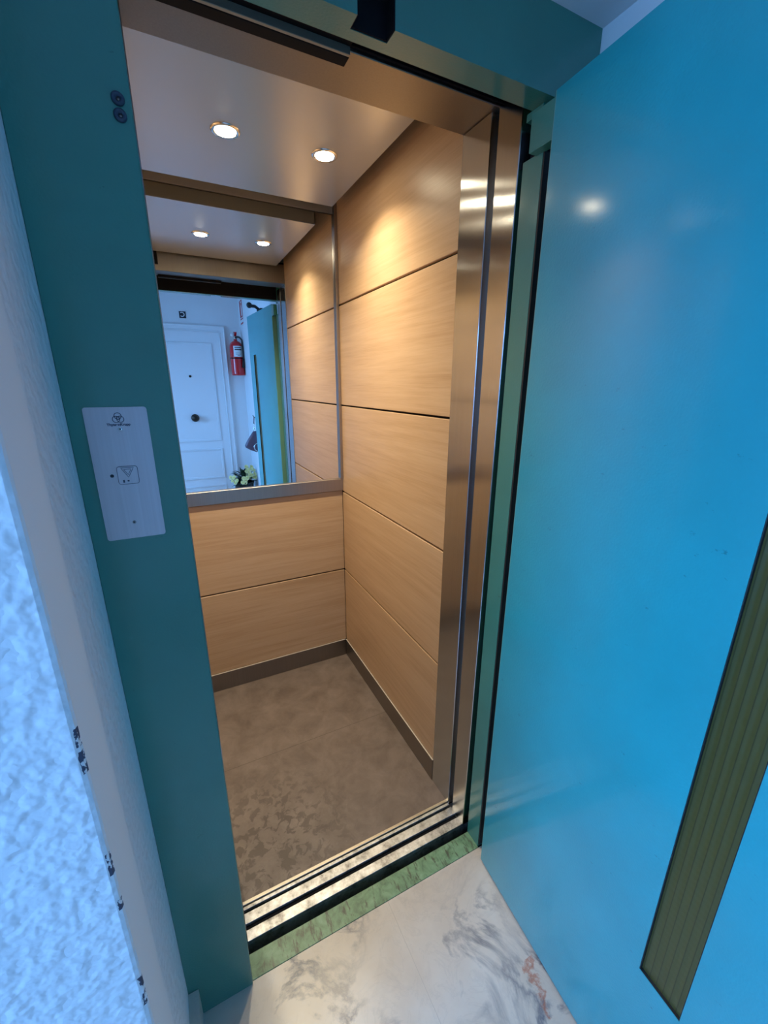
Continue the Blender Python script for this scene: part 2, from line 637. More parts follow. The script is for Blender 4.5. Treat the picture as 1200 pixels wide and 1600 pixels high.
# lift shaft around the car
bm = B()
add_box(bm, -1.20, -1.10, 0.10, 1.60, -0.5, 2.75)
add_box(bm, 0.36, 0.46, 0.10, 1.60, -0.5, 2.75)
add_box(bm, -1.20, 0.46, 1.50, 1.60, -0.5, 2.75)
add_box(bm, -1.20, 0.46, 0.0, 1.60, -0.6, -0.5)
add_box(bm, -1.20, 0.46, 0.10, 1.60, 2.66, 2.75)
add_box(bm, -1.20, 0.46, 0.0, 0.05, -0.5, -0.12)
add_box(bm, XS, 0.46, 0.10, 0.14, -0.5, 2.75)
add_box(bm, -1.20, -0.90, 0.10, 0.14, -0.5, 2.75)
add_box(bm, -1.20, 0.46, 0.10, 0.14, HC, 2.75)
struct('wall_shaft', bm, M_DARK, 'dark lift shaft seen as a black gap between the two sills', 'shaft')

# ------------------------------------------------------------------ car structure
bm = B(); add_box(bm, XL, 0.0, 0.196, D, -0.06, 0.0)
struct('floor', bm, M_CARFLOOR, 'brown stone-look lift floor, scuffed with dark stains near the doorway', 'floor')


def panel(bm, side, a0, a1, z0, z1):
    g = 0.0035
    if side == 'right':
        add_box(bm, 0.0, 0.016, a0, a1, z0 + g, z1 - g, 0.0015)
    elif side == 'left':
        add_box(bm, XL - 0.016, XL, a0, a1, z0 + g, z1 - g, 0.0015)
    else:
        add_box(bm, a0, a1, D, D + 0.016, z0 + g, z1 - g, 0.0015)


tops = ZJ[1:] + [ROOF]
bm = B(); add_box(bm, 0.012, 0.05, YP, D + 0.05, -0.06, ROOF + 0.02)
wr = struct('wall_right', bm, M_BLACK, 'right-hand lift wall of five stacked beech panels', 'wall')
for z0, z1 in zip(ZJ, tops):
    bm = B(); panel(bm, 'right', YP, D - 0.001, z0, z1)
    obj('wood_panel', bm, M_WOOD, wr)
bm = B(); add_box(bm, XL - 0.05, XL - 0.012, YP, D + 0.05, -0.06, ROOF + 0.02)
wl = struct('wall_left', bm, M_BLACK, 'left-hand lift wall of beech panels hidden behind the teal frame', 'wall')
for z0, z1 in zip(ZJ, tops):
    bm = B(); panel(bm, 'left', YP, D - 0.001, z0, z1)
    obj('wood_panel', bm, M_WOOD, wl)
bm = B(); add_box(bm, XL - 0.012, 0.012, D + 0.012, D + 0.05, -0.06, ROOF + 0.02)
wb = struct('wall_back', bm, M_BLACK, 'back lift wall with two beech panels under the mirror', 'wall')
for z0, z1 in ((ZS, ZJ[1]), (ZJ[1], 0.962)):
    bm = B(); panel(bm, 'back', XL + 0.0005, -0.0005, z0, z1)
    obj('wood_panel', bm, M_WOOD, wb)
bm = B(); add_box(bm, XL - 0.05, -0.7735, 0.20, YP, -0.06, ROOF + 0.02)
struct('wall_front_car', bm, M_STEELD, 'steel return wall inside the lift left of the doorway, hidden behind the frame', 'wall')
# skirtings (brushed steel with a painted glint on top)
bm = B(); add_box(bm, -0.004, 0.012, YP, D - 0.004, 0.0, ZS, 0.0012)
sk = struct('baseboard_right', bm, M_STEELD, 'dark steel skirting along the right lift wall', 'baseboard')
bm = B(); add_box(bm, XL, -0.0045, D - 0.004, D + 0.012, 0.0, ZS, 0.0012)
sk2 = struct('baseboard_back', bm, M_STEELD, 'dark steel skirting along the back lift wall', 'baseboard')
bm = B(); add_box(bm, XL - 0.012, XL + 0.004, YP, D - 0.004, 0.0, ZS, 0.0012)
struct('baseboard_left_car', bm, M_STEELD, 'dark steel skirting along the left lift wall, hidden behind the frame', 'baseboard')
M_GLINT = plain('edge_glint', (0.85, 0.80, 0.72), 0.35, 0.4)  # pale colour stands for light catching the skirtings' upper edge
bm = B(); add_box(bm, -0.0048, -0.0005, YP, D - 0.0055, ZS + 0.0002, ZS + 0.0026)
obj('top_glint', bm, M_GLINT, sk)
bm = B(); add_box(bm, XL + 0.005, -0.0055, D - 0.0052, D - 0.0005, ZS + 0.0002, ZS + 0.0026)
obj('top_glint', bm, M_GLINT, sk2)
# roof and hanging ceiling tray
bm = B(); add_box(bm, XL - 0.05, 0.05, 0.12, D + 0.05, ROOF, ROOF + 0.03)
struct('roof', bm, M_OLIVE, 'olive-grey lift roof above the hanging ceiling panel', 'roof')
bm = B()
px0, px1, py0, py1, pz = -0.938, -0.0542, 0.3195, 1.0701, 2.1403
add_box(bm, px0, px1, py0, py1, pz, pz + 0.004, 0.001)
ce = struct('ceiling', bm, M_CEIL, 'satin metal ceiling panel hanging in the lift with two lit downlights', 'ceiling')
bm = B()
for a in ((px0, px1, py1 - 0.003, py1), (px0, px1, py0, py0 + 0.003), (px0, px0 + 0.003, py0, py1), (px1 - 0.003, px1, py0, py1)):
    add_box(bm, *a, pz + 0.004, pz + 0.060)
obj('edge_flange', bm, M_OLIVE, ce)
bm = B()
for x in (px0 + 0.10, px1 - 0.10):
    for y in (py0 + 0.12, py1 - 0.12):
        add_box(bm, x - 0.006, x + 0.006, y - 0.006, y + 0.006, pz + 0.004, ROOF)
obj('hanger', bm, M_OLIVE, ce)

# ------------------------------------------------------------------ downlights
LAMPS = ((-0.7836, 'lit downlight hidden behind the left teal frame, glinting on the door'),
         (-0.4962, 'round lit downlight in the lift ceiling, left of the two in view'),
         (-0.2088, 'round lit downlight in the lift ceiling nearest the right beech wall'))
for lx, lbl in LAMPS:
    t = thing('downlight', lbl, 'ceiling light', (lx, 0.7131, pz), 'downlights in the lift ceiling')
    bm = B(); add_lathe(bm, [(0.028, -0.001), (0.030, -0.004), (0.037, -0.004), (0.040, -0.0005), (0.040, 0.0)], Matrix.Translation((lx, 0.7131, pz)), 32)
    obj('bezel', bm, M_CHROME, t)
    bm = B(); add_lathe(bm, [(0.0, -0.0068), (0.014, -0.0066), (0.024, -0.0052), (0.0275, -0.004)], Matrix.Translation((lx, 0.7131, pz)), 32)
    obj('lens', bm, M_LENS, t)
    l = bpy.data.lights.new('lamp', 'AREA')
    l.shape = 'DISK'; l.size = 0.05; l.spread = math.radians(128)
    l.energy = LAMP_W; l.color = WARM
    lo = bpy.data.objects.new('lamp', l)
    C.objects.link(lo); lo.parent = t; lo.location = (0, 0, -0.008)

# ------------------------------------------------------------------ mirror
t = thing('mirror', 'large wall mirror over the lift back panels reflecting the white apartment door', 'mirror', (-0.37, D, 0.962))
MT = 2.150
bm = B(); add_box(bm, XL + 0.001, -0.012, D, D + 0.006, 1.0216, MT)
obj('mirror_glass', bm, M_MIRROR, t)
bm = B(); add_box(bm, XL + 0.001, -0.0005, D - 0.012, D + 0.010, 0.962, 1.0216, 0.0012)
obj('bottom_rail', bm, M_RAIL, t)
bm = B(); add_box(bm, -0.0135, -0.0005, D - 0.017, D + 0.010, 1.0222, ROOF - 0.002, 0.001)
obj('side_trim', bm, M_RAIL, t)
bm = B(); add_box(bm, XL + 0.001, -0.014, D - 0.0015, D + 0.010, MT + 0.0040, ROOF - 0.002, 0.0005)
obj('top_trim', bm, M_OLIVE, t)

# ------------------------------------------------------------------ car entrance: posts, header, sill
def post(name, xa, s, label):
    """steel entrance post: xa = face plane, s = +1 body towards +x"""
    t = thing(name, label, 'post', (xa + s * 0.03, 0.19, 0.0), 'steel posts of the lift entrance')
    def bx(x0, x1, y0, y1, z0, z1, bev=0.0015):
        b = B(); add_box(b, min(x0, x1), max(x0, x1), y0, y1, z0, z1, bev); return b
    obj('inner_upright', bx(xa, xa + s * 0.045, 0.177, YP - 0.0005, 0.0, 2.056), M_STEEL, t)
    b = B()
    x0, x1 = xa, xa + s * 0.045
    add_box(b, min(x0, x1), max(x0, x1), 0.0900, 0.153, 0.0, 2.056)
    for v in b.verts:                      # outer edge leans slightly towards the jamb at the top
        if v.co.y < 0.1: v.co.y -= 0.013 * v.co.z / 2.056
    bmesh.ops.bevel(b, geom=list(b.edges), offset=0.0015, segments=1, affect='EDGES')
    obj('outer_upright', b, M_STEEL, t)
    obj('slot_back', bx(xa + s * 0.020, xa + s * 0.045, 0.153, 0.177, 0.0, 2.056, 0), M_STEELD, t)
    return t


post('entrance_post', -0.002, 1, 'brushed steel post with dark slot, between beech panels and open teal door')
post('entrance_post', -0.7255, -1, 'brushed steel post of the lift entrance, a sliver behind the left teal frame')

t = thing('car_header', 'brown brushed steel header across the lift entrance above the posts', 'header', (-0.37, 0.22, 2.056))
bm = B(); add_box(bm, XL - 0.03, 0.044, 0.160, YP, 2.0565, 2.16, 0.0012)
obj('header_beam', bm, M_HEADER, t)
bm = B(); add_box(bm, XL - 0.03, 0.044, 0.1535, 0.1595, 2.062, 2.2, 0)
obj('front_plate', bm, M_BLACK, t)

bm = B(); add_box(bm, XL - 0.03, -0.684, YP + 0.0003, YP + 0.012, 2.085, 2.16)
obj('end_gap_dark', bm, M_BLACK, t)  # black sheet standing for the dark gap past the header's end

t = thing('door_guide', 'black door guide bar hanging under the steel header, at the top of the photo', 'guide bar', (-0.50, 0.165, 2.045))
bm = B(); add_box(bm, -0.69, -0.354, 0.160, 0.186, 2.046, 2.056, 0.001)
obj('lower_bar', bm, M_BLACK, t)
bm = B(); add_box(bm, -0.69, -0.3545, 0.128, 0.1525, 2.058, 2.078, 0.001)
obj('upper_bar', bm, M_BLACK, t)
bm = B(); add_box(bm, -0.69, -0.3545, 0.1526, 0.1595, 2.0465, 2.0615, 0.0008)
obj('edge_strip', bm, M_OLIVE, t)

t = thing('car_sill', 'worn aluminium lift door sill with two dark tracks beside the brown floor', 'sill', (-0.365, 0.14, -0.06))
bm = B(); add_box(bm, XL, 0.0, 0.1855, 0.1955, -0.03, 0.0015, 0.0008)
obj('nosing_strip', bm, M_BRASS, t)
bm = B()
add_box(bm, XL, 0.044, 0.0940, 0.1825, -0.06, -0.012)
for y0, y1 in ((0.1725, 0.1820), (0.1365, 0.1640), (0.0940, 0.1215)):
    add_box(bm, XL, 0.0, y0, y1, -0.012, 0.0, 0.0008)
obj('track_plate', bm, M_SILL, t)
bm = B()
for y0, y1 in ((0.1640, 0.1725), (0.1215, 0.1365)):
    add_box(bm, XL, 0.0, y0, y1, -0.0119, -0.0100)
obj('track_groove', bm, M_BLACK, t)
bm = B(); add_box(bm, XL - 0.04, 0.044, 0.100, 0.118, -0.40, -0.0605)
obj('apron', bm, M_BLACK, t)

bm = B(); add_box(bm, XF, 0.0, 0.0075, 0.0643, -0.05, 0.0008, 0.0008)
tag(obj('landing_sill', bm, M_GSILL), 'green painted landing sill, worn and stained, along the marble floor', 'sill')

# ------------------------------------------------------------------ teal landing frame
t = thing('door_frame', 'teal painted steel frame around the lift doorway', 'door frame', (-0.42, 0.03, 0.0))
bm = B(); add_box(bm, XT, XF, 0.0005, 0.064, 0.0, ZSOF, 0.0015)
obj('left_post', bm, M_FRAME, t)
bm = B()
zl = 2.0
add_box(bm, XF + 0.0002, -0.4065, 0.0005, 0.052, zl, ZSOF)
add_box(bm, -0.4065, -0.342, 0.0005, 0.052, 2.048, ZSOF)
add_box(bm, -0.4065, -0.342, 0.030, 0.052, zl, 2.048)
add_box(bm, -0.342, XS - 0.0005, 0.0005, 0.052, zl, ZSOF)
obj('header', bm, M_FRAME, t)
bm = B(); add_box(bm, -0.4060, -0.3425, 0.0265, 0.0299, zl + 0.001, 2.0475)
rec = obj('lock_recess', bm, M_BLACK, t)
bm = B(); add_box(bm, -0.3440, -0.3421, 0.0010, 0.0264, zl + 0.0005, 2.0470)
add_box(bm, -0.4064, -0.4050, 0.0010, 0.0264, zl + 0.0005, 2.0470)
add_box(bm, -0.4049, -0.3441, 0.0010, 0.0264, 2.0460, 2.0479)
obj('recess_shade', bm, M_BLACK, rec)  # thin black sheets put the recess's darkness onto its sides and top
bm = B(); add_box(bm, XF + 0.002, -0.001, 0.0523, 0.056, zl + 0.002, ZSOF)
obj('back_plate', bm, M_BLACK, t)
bm = B()
add_box(bm, 0.0, XS - 0.0005, 0.0110, 0.066, 0.0, 1.917)
obj('right_jamb', bm, M_FRAME, t)
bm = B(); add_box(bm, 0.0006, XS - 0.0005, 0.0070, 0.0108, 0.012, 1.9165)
obj('gap_shade', bm, M_RUBBER, t)  # black strip on the jamb front puts the gap's shade into colour
bm = B(); add_box(bm, 0.0, XS - 0.0005, 0.0220, 0.066, 1.986, zl - 0.0003)
obj('jamb_head', bm, M_FRAME, t)
bm = B(); add_box(bm, 0.018, XS - 0.0005, 0.024, 0.066, 1.9175, 1.9855)
obj('hinge_recess', bm, M_BLACK, t)
for z in (1.818, 1.8005):
    bm = B(); add_lathe(bm, [(0.0078, 0.0), (0.0078, 0.002), (0.0062, 0.004), (0.0040, 0.0042), (0.0028, 0.0018), (0.0, 0.0018)],
                        along((-0.743, 0.0007, z), (-0.743, -1, z)), 20)
    bo = obj('bolt', bm, M_INKS, t)
    bm = B(); add_lathe(bm, [(0.0024, 0.0), (0.0024, 0.0008), (0.0, 0.001)], along((-0.7425, -0.0011, z - 0.0005), (-0.7425, -1, z - 0.0005)), 12)
    obj('bolt_core', bm, M_STEELD, bo)

bm = B(); add_box(bm, -0.0205, 0.004, -0.0285, 0.0300, 1.915, 1.981, 0.001)
obj('hinge_block', bm, M_FRAME, t)

# ------------------------------------------------------------------ call panel
t = thing('call_panel', 'brushed steel call plate with one triangle button on the left teal frame', 'call panel', (-0.8062, 0.0, 1.2305))
x0, x1, z0, z1 = -0.8470, -0.7655, 1.2305, 1.4355
def rrect(x0, x1, z0, z1, r, n=5):
    pts = []
    for (cx_, cz_, a0) in ((x1 - r, z1 - r, 0), (x0 + r, z1 - r, 90), (x0 + r, z0 + r, 180), (x1 - r, z0 + r, 270)):
        for k in range(n + 1):
            a = math.radians(a0 + 90 * k / n)
            pts.append((cx_ + r * math.cos(a), cz_ + r * math.sin(a)))
    return pts
bm = B(); add_prism(bm, rrect(x0, x1, z0, z1, 0.004), -0.0020, 0.0004, 'y')
obj('plate', bm, M_PLATE, t)
ys = -0.0022
rg = thing('emblem', 'x', 'x', (-0.8045, ys, 1.412))
del rg['label']; del rg['category']
rg.parent = t; rg.location = Vector((-0.8045, ys, 1.4135)) - t.location
bm = B()
ecx, ecz = -0.8045, 1.4195
for k in range(3):
    a = math.radians(90 + 120 * k)
    ccx, ccz = ecx + 0.0032 * math.cos(a), ecz + 0.0032 * math.sin(a)
    add_tube(bm, [(ccx + 0.0046 * math.cos(q * PI / 12), ys, ccz + 0.0046 * math.sin(q * PI / 12)) for q in range(24)], 0.00052, 6, True)
add_tube(bm, [(ecx + 0.0024 * math.cos(q * PI / 8), ys, ecz + 0.0024 * math.sin(q * PI / 8)) for q in range(16)], 0.0003, 6, True)
obj('rings', bm, M_INKS, rg)
tx = text('wordmark', 'ThyssenKrupp', 0.0052, M_INKS, (-0.8050, -0.0021, 1.4100), (PI / 2, 0, 0), t, 0.0002, 0.00022)
def screw(x, z, r, mat, dark):
    b = B(); add_lathe(b, [(r, 0.0), (r, 0.0006), (r * 0.8, 0.0012), (0.0, 0.0013)], along((x, -0.0019, z), (x, -1, z)), 16)
    s = obj('screw', b, mat, t)
    b = B(); add_lathe(b, [(r * 0.42, 0.0), (r * 0.42, 0.0004), (0.0, 0.0004)], along((x, -0.0031, z), (x, -1, z)), 12)
    obj('socket', b, dark, s)
screw(-0.8040, 1.4035, 0.0030, M_CHROME, M_INK)
screw(-0.8070, 1.2570, 0.0026, M_STEELD, M_INKS)
bm = B(); add_lathe(bm, [(0.0026, 0.0), (0.0026, 0.0005), (0.0, 0.0006)], along((-0.8255, -0.0019, 1.3335), (-0.8255, -1, 1.3335)), 16)
obj('indicator', bm, M_INK, t)
bt = B(); add_prism(bt, rrect(-0.8180, -0.7905, 1.3195, 1.3470, 0.0035), -0.0030, -0.0019, 'y')
but = obj('button', bt, M_PLATE, t)
def loop(bm, pts, r):
    add_tube(bm, [(p[0], -0.0031, p[1]) for p in pts], r, 6, True)
bm = B(); loop(bm, rrect(-0.8180, -0.7905, 1.3195, 1.3470, 0.0035), 0.00035)
obj('button_outline', bm, M_INKS, but)
def tri(cx_, top, half, h, n=6):
    P = [(cx_ - half, top), (cx_ + half, top), (cx_, top - h)]
    out = []
    for i in range(3):
        a, b = P[i], P[(i + 1) % 3]
        for k in range(n): out.append((a[0] + (b[0] - a[0]) * k / n, a[1] + (b[1] - a[1]) * k / n))
    return out
bm = B(); loop(bm, tri(-0.8040, 1.3450, 0.0085, 0.0150), 0.0004); loop(bm, tri(-0.8040, 1.3425, 0.0050, 0.0085), 0.0004)
obj('triangle', bm, M_INKS, but)
bm = B(); add_box(bm, -0.8122, -0.8098, -0.0034, -0.0030, 1.3220, 1.3262)
add_box(bm, -0.8062, -0.8036, -0.0034, -0.0030, 1.3232, 1.3256)
obj('button_mark', bm, M_INKS, but)

# ------------------------------------------------------------------ landing door (swung open)
HX, HY, ANG = -0.0203, -0.0302, 1.6443
dd = Vector((math.cos(ANG), -math.sin(ANG), 0))
door = thing('landing_door', 'teal painted lift landing door swung open, with tall narrow glass strip', 'door', (HX, HY, 0.0), None, math.atan2(dd.y, dd.x))
DW, DT, DZ0, DZ1 = 0.676, 0.038, 0.010, 1.990
wx0, wx1, wz0_, wz1_ = 0.4794, 0.5567, 0.3845, 1.6952
bm = B()
for a in ((0.0, wx0, DZ0, DZ1), (wx1, DW, DZ0, DZ1), (wx0, wx1, DZ0, wz0_), (wx0, wx1, wz1_, DZ1)):
    add_box(bm, a[0], a[1], 0.0, DT, a[2], a[3])
bmesh.ops.remove_doubles(bm, verts=bm.verts, dist=1e-6)
obj('slab', bm, M_TEAL, door, True)
M_PALE = plain('warm_lit_edge', (0.13, 0.33, 0.27), 0.45)  # paler than the slab: warm car light put into the edge's colour
bm = B(); add_box(bm, -0.0016, -0.0001, 0.0, DT, DZ0, DZ1)
obj('hinge_edge', bm, M_PALE, door, True)
vp = bpy.data.objects.new('vision_panel', None); C.objects.link(vp); vp.parent = door; vp.location = (0, 0, 0)
bm = B()
for a in ((wx0, wx0 + 0.0015, wz0_, wz1_), (wx1 - 0.0015, wx1, wz0_, wz1_), (wx0 + .0015, wx1 - .0015, wz0_, wz0_ + 0.0015), (wx0 + .0015, wx1 - .0015, wz1_ - 0.0015, wz1_)):
    add_box(bm, a[0], a[1], 0.0008, DT - 0.0008, a[2], a[3])
obj('rubber_gasket', bm, M_RUBBER, vp, True)
bm = B(); add_box(bm, wx0 + 0.0015, wx1 - 0.0015, 0.006, 0.012, wz0_ + 0.0015, wz1_ - 0.0015)
obj('glass', bm, M_WIRED, vp, True)
bm = B(); add_box(bm, 0.57, 0.60, DT, DT + 0.045, 0.95, 0.97); add_box(bm, 0.57, 0.60, DT, DT + 0.045, 1.22, 1.24)
add_box(bm, 0.57, 0.60, DT + 0.030, DT + 0.045, 0.93, 1.26, 0.004)
obj('pull_handle', bm, M_STEELD, door, True)
bm = B()
add_box(bm, 0.30, 0.40, DT - 0.030, DT - 0.004, DZ1, DZ1 + 0.018, 0.003)
add_tube(bm, [(0.35, 0.018, DZ1 + 0.012), (0.39, 0.016, DZ1 + 0.025), (0.46, 0.014, DZ1 + 0.050), (0.60, 0.012, DZ1 + 0.074)], [0.009, 0.010, 0.011, 0.012], 12)
obj('closer_arm', bm, M_BLACK, door, True)
bm = B(); bmesh.ops.create_uvsphere(bm, u_segments=16, v_segments=10, radius=0.022)
bmesh.ops.translate(bm, verts=bm.verts, vec=(0.615, 0.012, DZ1 + 0.080))
for f in bm.faces: f.smooth = True
obj('closer_roller', bm, M_RUBBER, door, True)

# ------------------------------------------------------------------ apartment door (seen in the mirror)
ac = -0.468
t = thing('door_1', 'white panelled apartment door with round bronze knob, reflected in the mirror', 'door', (ac, YB, 0.0))
t['kind'] = 'structure'
y0 = YB
bm = B()
for (w0, w1, th, top) in ((0.345, 0.413, 0.022, 2.089),):
    add_box(bm, ac - w1, ac - w0, y0, y0 + th, 0.0, top - (w1 - w0), 0.003)
    add_box(bm, ac + w0, ac + w1, y0, y0 + th, 0.0, top - (w1 - w0), 0.003)
    add_box(bm, ac - w1, ac + w1, y0, y0 + th, top - (w1 - w0), top, 0.003)
for s in (-1, 1):
    xa, xb = sorted((ac + s * 0.395, ac + s * 0.408)); add_box(bm, xa, xb, y0 + 0.02, y0 + 0.032, 0.0, 2.070, 0.003)
    xa, xb = sorted((ac + s * 0.345, ac + s * 0.357)); add_box(bm, xa, xb, y0 + 0.02, y0 + 0.030, 0.0, 2.020, 0.003)
add_box(bm, ac - 0.408, ac + 0.408, y0 + 0.02, y0 + 0.032, 2.071, 2.084, 0.003)
add_box(bm, ac - 0.357, ac + 0.357, y0 + 0.02, y0 + 0.030, 2.0205, 2.032, 0.003)
obj('architrave', bm, M_DOORW, t)
bm = B(); add_box(bm, ac - 0.3445, ac + 0.3445, y0, y0 + 0.008, 0.004, 2.0195)
leaf = obj('leaf', bm, M_DOORW, t)
def moulding(x0, x1, z0, z1):
    b = B()
    ym = y0 + 0.0082
    for off, wd, h in ((0.0, 0.010, 0.011), (0.010, 0.013, 0.006)):
        a0, a1, c0, c1 = x0 + off, x1 - off, z0 + off, z1 - off
        add_box(b, a0, a0 + wd, ym, ym + h, c0, c1, 0.002); add_box(b, a1 - wd, a1, ym, ym + h, c0, c1, 0.002)
        add_box(b, a0 + wd, a1 - wd, ym, ym + h, c0, c0 + wd, 0.002); add_box(b, a0 + wd, a1 - wd, ym, ym + h, c1 - wd, c1, 0.002)
    obj('moulding', b, M_DOORW, leaf)
moulding(ac - 0.258, ac + 0.258, 0.828, 1.905)
moulding(ac - 0.258, ac + 0.258, 0.385, 0.738)
moulding(ac - 0.258, ac + 0.258, 0.10, 0.300)
bm = B(); add_lathe(bm, [(0.043, 0.0), (0.043, 0.008), (0.036, 0.014), (0.018, 0.018), (0.016, 0.035), (0.028, 0.046), (0.034, 0.058), (0.030, 0.070), (0.014, 0.077), (0.0, 0.078)],
                    along((ac, y0 + 0.009, 1.098), (ac, 9, 1.098)), 28)
obj('knob', bm, M_KNOB, t)
bm = B(); add_lathe(bm, [(0.013, 0.0), (0.013, 0.005), (0.007, 0.007), (0.0, 0.005)], along((ac, y0 + 0.009, 1.552), (ac, 9, 1.552)), 18)
obj('peephole', bm, M_KNOB, t)

t = thing('letter_sign', 'small square black sign with white letter C above the apartment door', 'sign', (-0.467, YB, 2.145))
bm = B(); add_box(bm, -0.500, -0.434, YB + 0.0005, YB + 0.006, 2.146, 2.213, 0.001)
obj('backing', bm, M_INK, t)
text('letter', 'C', 0.064, M_WHITE, (-0.467, YB + 0.0066, 2.1795), (PI / 2, 0, PI), t, 0.0005, 0.0004)

# ------------------------------------------------------------------ fire extinguisher and its sign
ex, ey = 0.040, YB + 0.090
t = thing('fire_extinguisher', 'red fire extinguisher with white label and black hose hanging on the white wall', 'fire extinguisher', (ex, YB, 1.565))
T = Matrix.Translation((ex, ey, 1.565))
R_ = 0.072
bm = B(); add_lathe(bm, [(0.060, 0.0), (R_ - 0.002, 0.004), (R_, 0.012), (R_, 0.300), (R_ - 0.006, 0.325), (0.052, 0.350), (0.030, 0.366), (0.020, 0.370), (0.020, 0.385), (0.0, 0.386)], T, 32)
obj('cylinder', bm, M_RED, t)
bm = B()
add_lathe(bm, [(R_ + 0.0012, 0.178), (R_ + 0.0012, 0.190)], T, 32)
obj('band', bm, M_BLACK, t)
bm = B()
add_tube(bm, [(ex, ey, 1.950), (ex, ey, 1.985)], 0.017, 14)
obj('valve', bm, M_BRASS, t)
bm = B()
add_prism(bm, [(ey - 0.012, 1.983), (ey + 0.020, 1.988), (ey + 0.055, 2.010), (ey + 0.060, 2.022), (ey + 0.020, 2.010), (ey - 0.016, 2.030), (ey - 0.020, 2.010)], ex - 0.012, ex + 0.012, 'x')
obj('lever', bm, M_RED, t)
bm = B()
gx = ex - 0.036
add_lathe(bm, [(0.017, 0.0), (0.017, 0.012), (0.014, 0.014), (0.0, 0.014)], along((gx, ey + 0.012, 1.992), (gx, 9, 1.992)), 18)
obj('gauge', bm, M_WHITE, t)
bm = B()
hp = []
for k in range(17):
    u = k / 16
    a = math.radians(100 - 170 * min(1, u * 1.25))
    hp.append((ex + 0.016 + 0.078 * math.sin(u * PI * 0.5) ** 0.9, ey + 0.045 + 0.03 * math.sin(u * PI * 0.5), 1.972 - 0.225 * u ** 1.6 + 0.012 * math.sin(u * PI)))
hp = [(ex, ey + 0.012, 1.966)] + hp
# keep the hose off the side wall
hp = [(min(p[0], XS - 0.014), p[1], p[2]) for p in hp]
add_tube(bm, hp, 0.0095, 10)
obj('hose', bm, M_RUBBER, t)
bm = B(); e = hp[-1]
add_tube(bm, [e, (e[0] - 0.006, e[1] - 0.004, e[2] - 0.05), (e[0] - 0.010, e[1] - 0.006, e[2] - 0.10)], [0.010, 0.012, 0.015], 12)
obj('nozzle', bm, M_RUBBER, t)
bm = B()
seg = 12
Rl = R_ + 0.0016
vs = []
for k in range(seg + 1):
    a = math.radians(60 + 80 * (1 - k / seg) - 18)
    vs.append((bm.verts.new((ex + Rl * math.cos(a), ey + Rl * math.sin(a), 1.565 + 0.198)), bm.verts.new((ex + Rl * math.cos(a), ey + Rl * math.sin(a), 1.565 + 0.312)),
               bm.verts.new((ex + (R_ - .001) * math.cos(a), ey + (R_ - .001) * math.sin(a), 1.565 + 0.198)), bm.verts.new((ex + (R_ - .001) * math.cos(a), ey + (R_ - .001) * math.sin(a), 1.565 + 0.312))))
for a, b in zip(vs, vs[1:]):
    bm.faces.new((a[0], b[0], b[1], a[1])); bm.faces.new((a[2], a[3], b[3], b[2])); bm.faces.new((a[1], b[1], b[3], a[3])); bm.faces.new((a[0], a[2], b[2], b[0]))
bm.faces.new((vs[0][0], vs[0][1], vs[0][3], vs[0][2])); bm.faces.new((vs[-1][0], vs[-1][2], vs[-1][3], vs[-1][1]))
bmesh.ops.recalc_face_normals(bm, faces=bm.faces)
lab = obj('paper_label', bm, M_WHITE, t)
bm = B()
for zz, hh, a0, a1 in ((0.292, 0.010, 58, 112), (0.268, 0.013, 52, 112), (0.236, 0.004, 60, 105), (0.222, 0.003, 60, 105), (0.209, 0.004, 72, 90)):
    pr = None
    for k in range(7):
        a = math.radians(a0 + (a1 - a0) * k / 6)
        q = [bm.verts.new((ex + r * math.cos(a), ey + r * math.sin(a), 1.565 + z)) for r in (Rl - .0004, Rl + 0.0004) for z in (zz, zz + hh)]
        if pr:
            bm.faces.new((pr[2], q[2], q[3], pr[3]))
            bm.faces.new((pr[0], pr[1], q[1], q[0]))
        pr = q
bmesh.ops.recalc_face_normals(bm, faces=bm.faces)
obj('label_print', bm, M_INK, lab)
bm = B(); add_box(bm, ex - 0.02, ex + 0.02, YB + 0.0005, ey - R_ + 0.004, 1.80, 1.90)
obj('bracket', bm, M_STEELD, t)

t = thing('extinguisher_sign', 'tall red and white wall sign above the fire extinguisher', 'sign', (XS, -2.04, 2.09))
bm = B(); add_box(bm, XS - 0.004, XS - 0.0004, -2.125, -1.955, 2.088, 2.335)
obj('backing', bm, M_WHITE, t)
bm = B(); add_box(bm, XS - 0.0052, XS - 0.0041, -2.122, -1.958, 2.165, 2.332)
redp = obj('red_field', bm, M_SIGNRED, t)
bm = B()
add_prism(bm, [(-2.035, 2.178), (-1.990, 2.178), (-1.990, 2.268), (-1.998, 2.284), (-2.027, 2.284), (-2.035, 2.268)], XS - 0.0062, XS - 0.0053, 'x')
add_box(bm, XS - 0.0062, XS - 0.0053, -2.019, -2.006, 2.2845, 2.306)
add_prism(bm, [(-2.060, 2.312), (-2.000, 2.306), (-1.985, 2.318), (-2.050, 2.322)], XS - 0.0062, XS - 0.0053, 'x')
obj('pictogram', bm, M_WHITE, redp)
bm = B()
for z0, z1 in ((2.143, 2.156), (2.098, 2.114)):
    add_box(bm, XS - 0.0052, XS - 0.0041, -2.118, -1.962, z0, z1)
obj('red_bar', bm, M_SIGNRED, t)

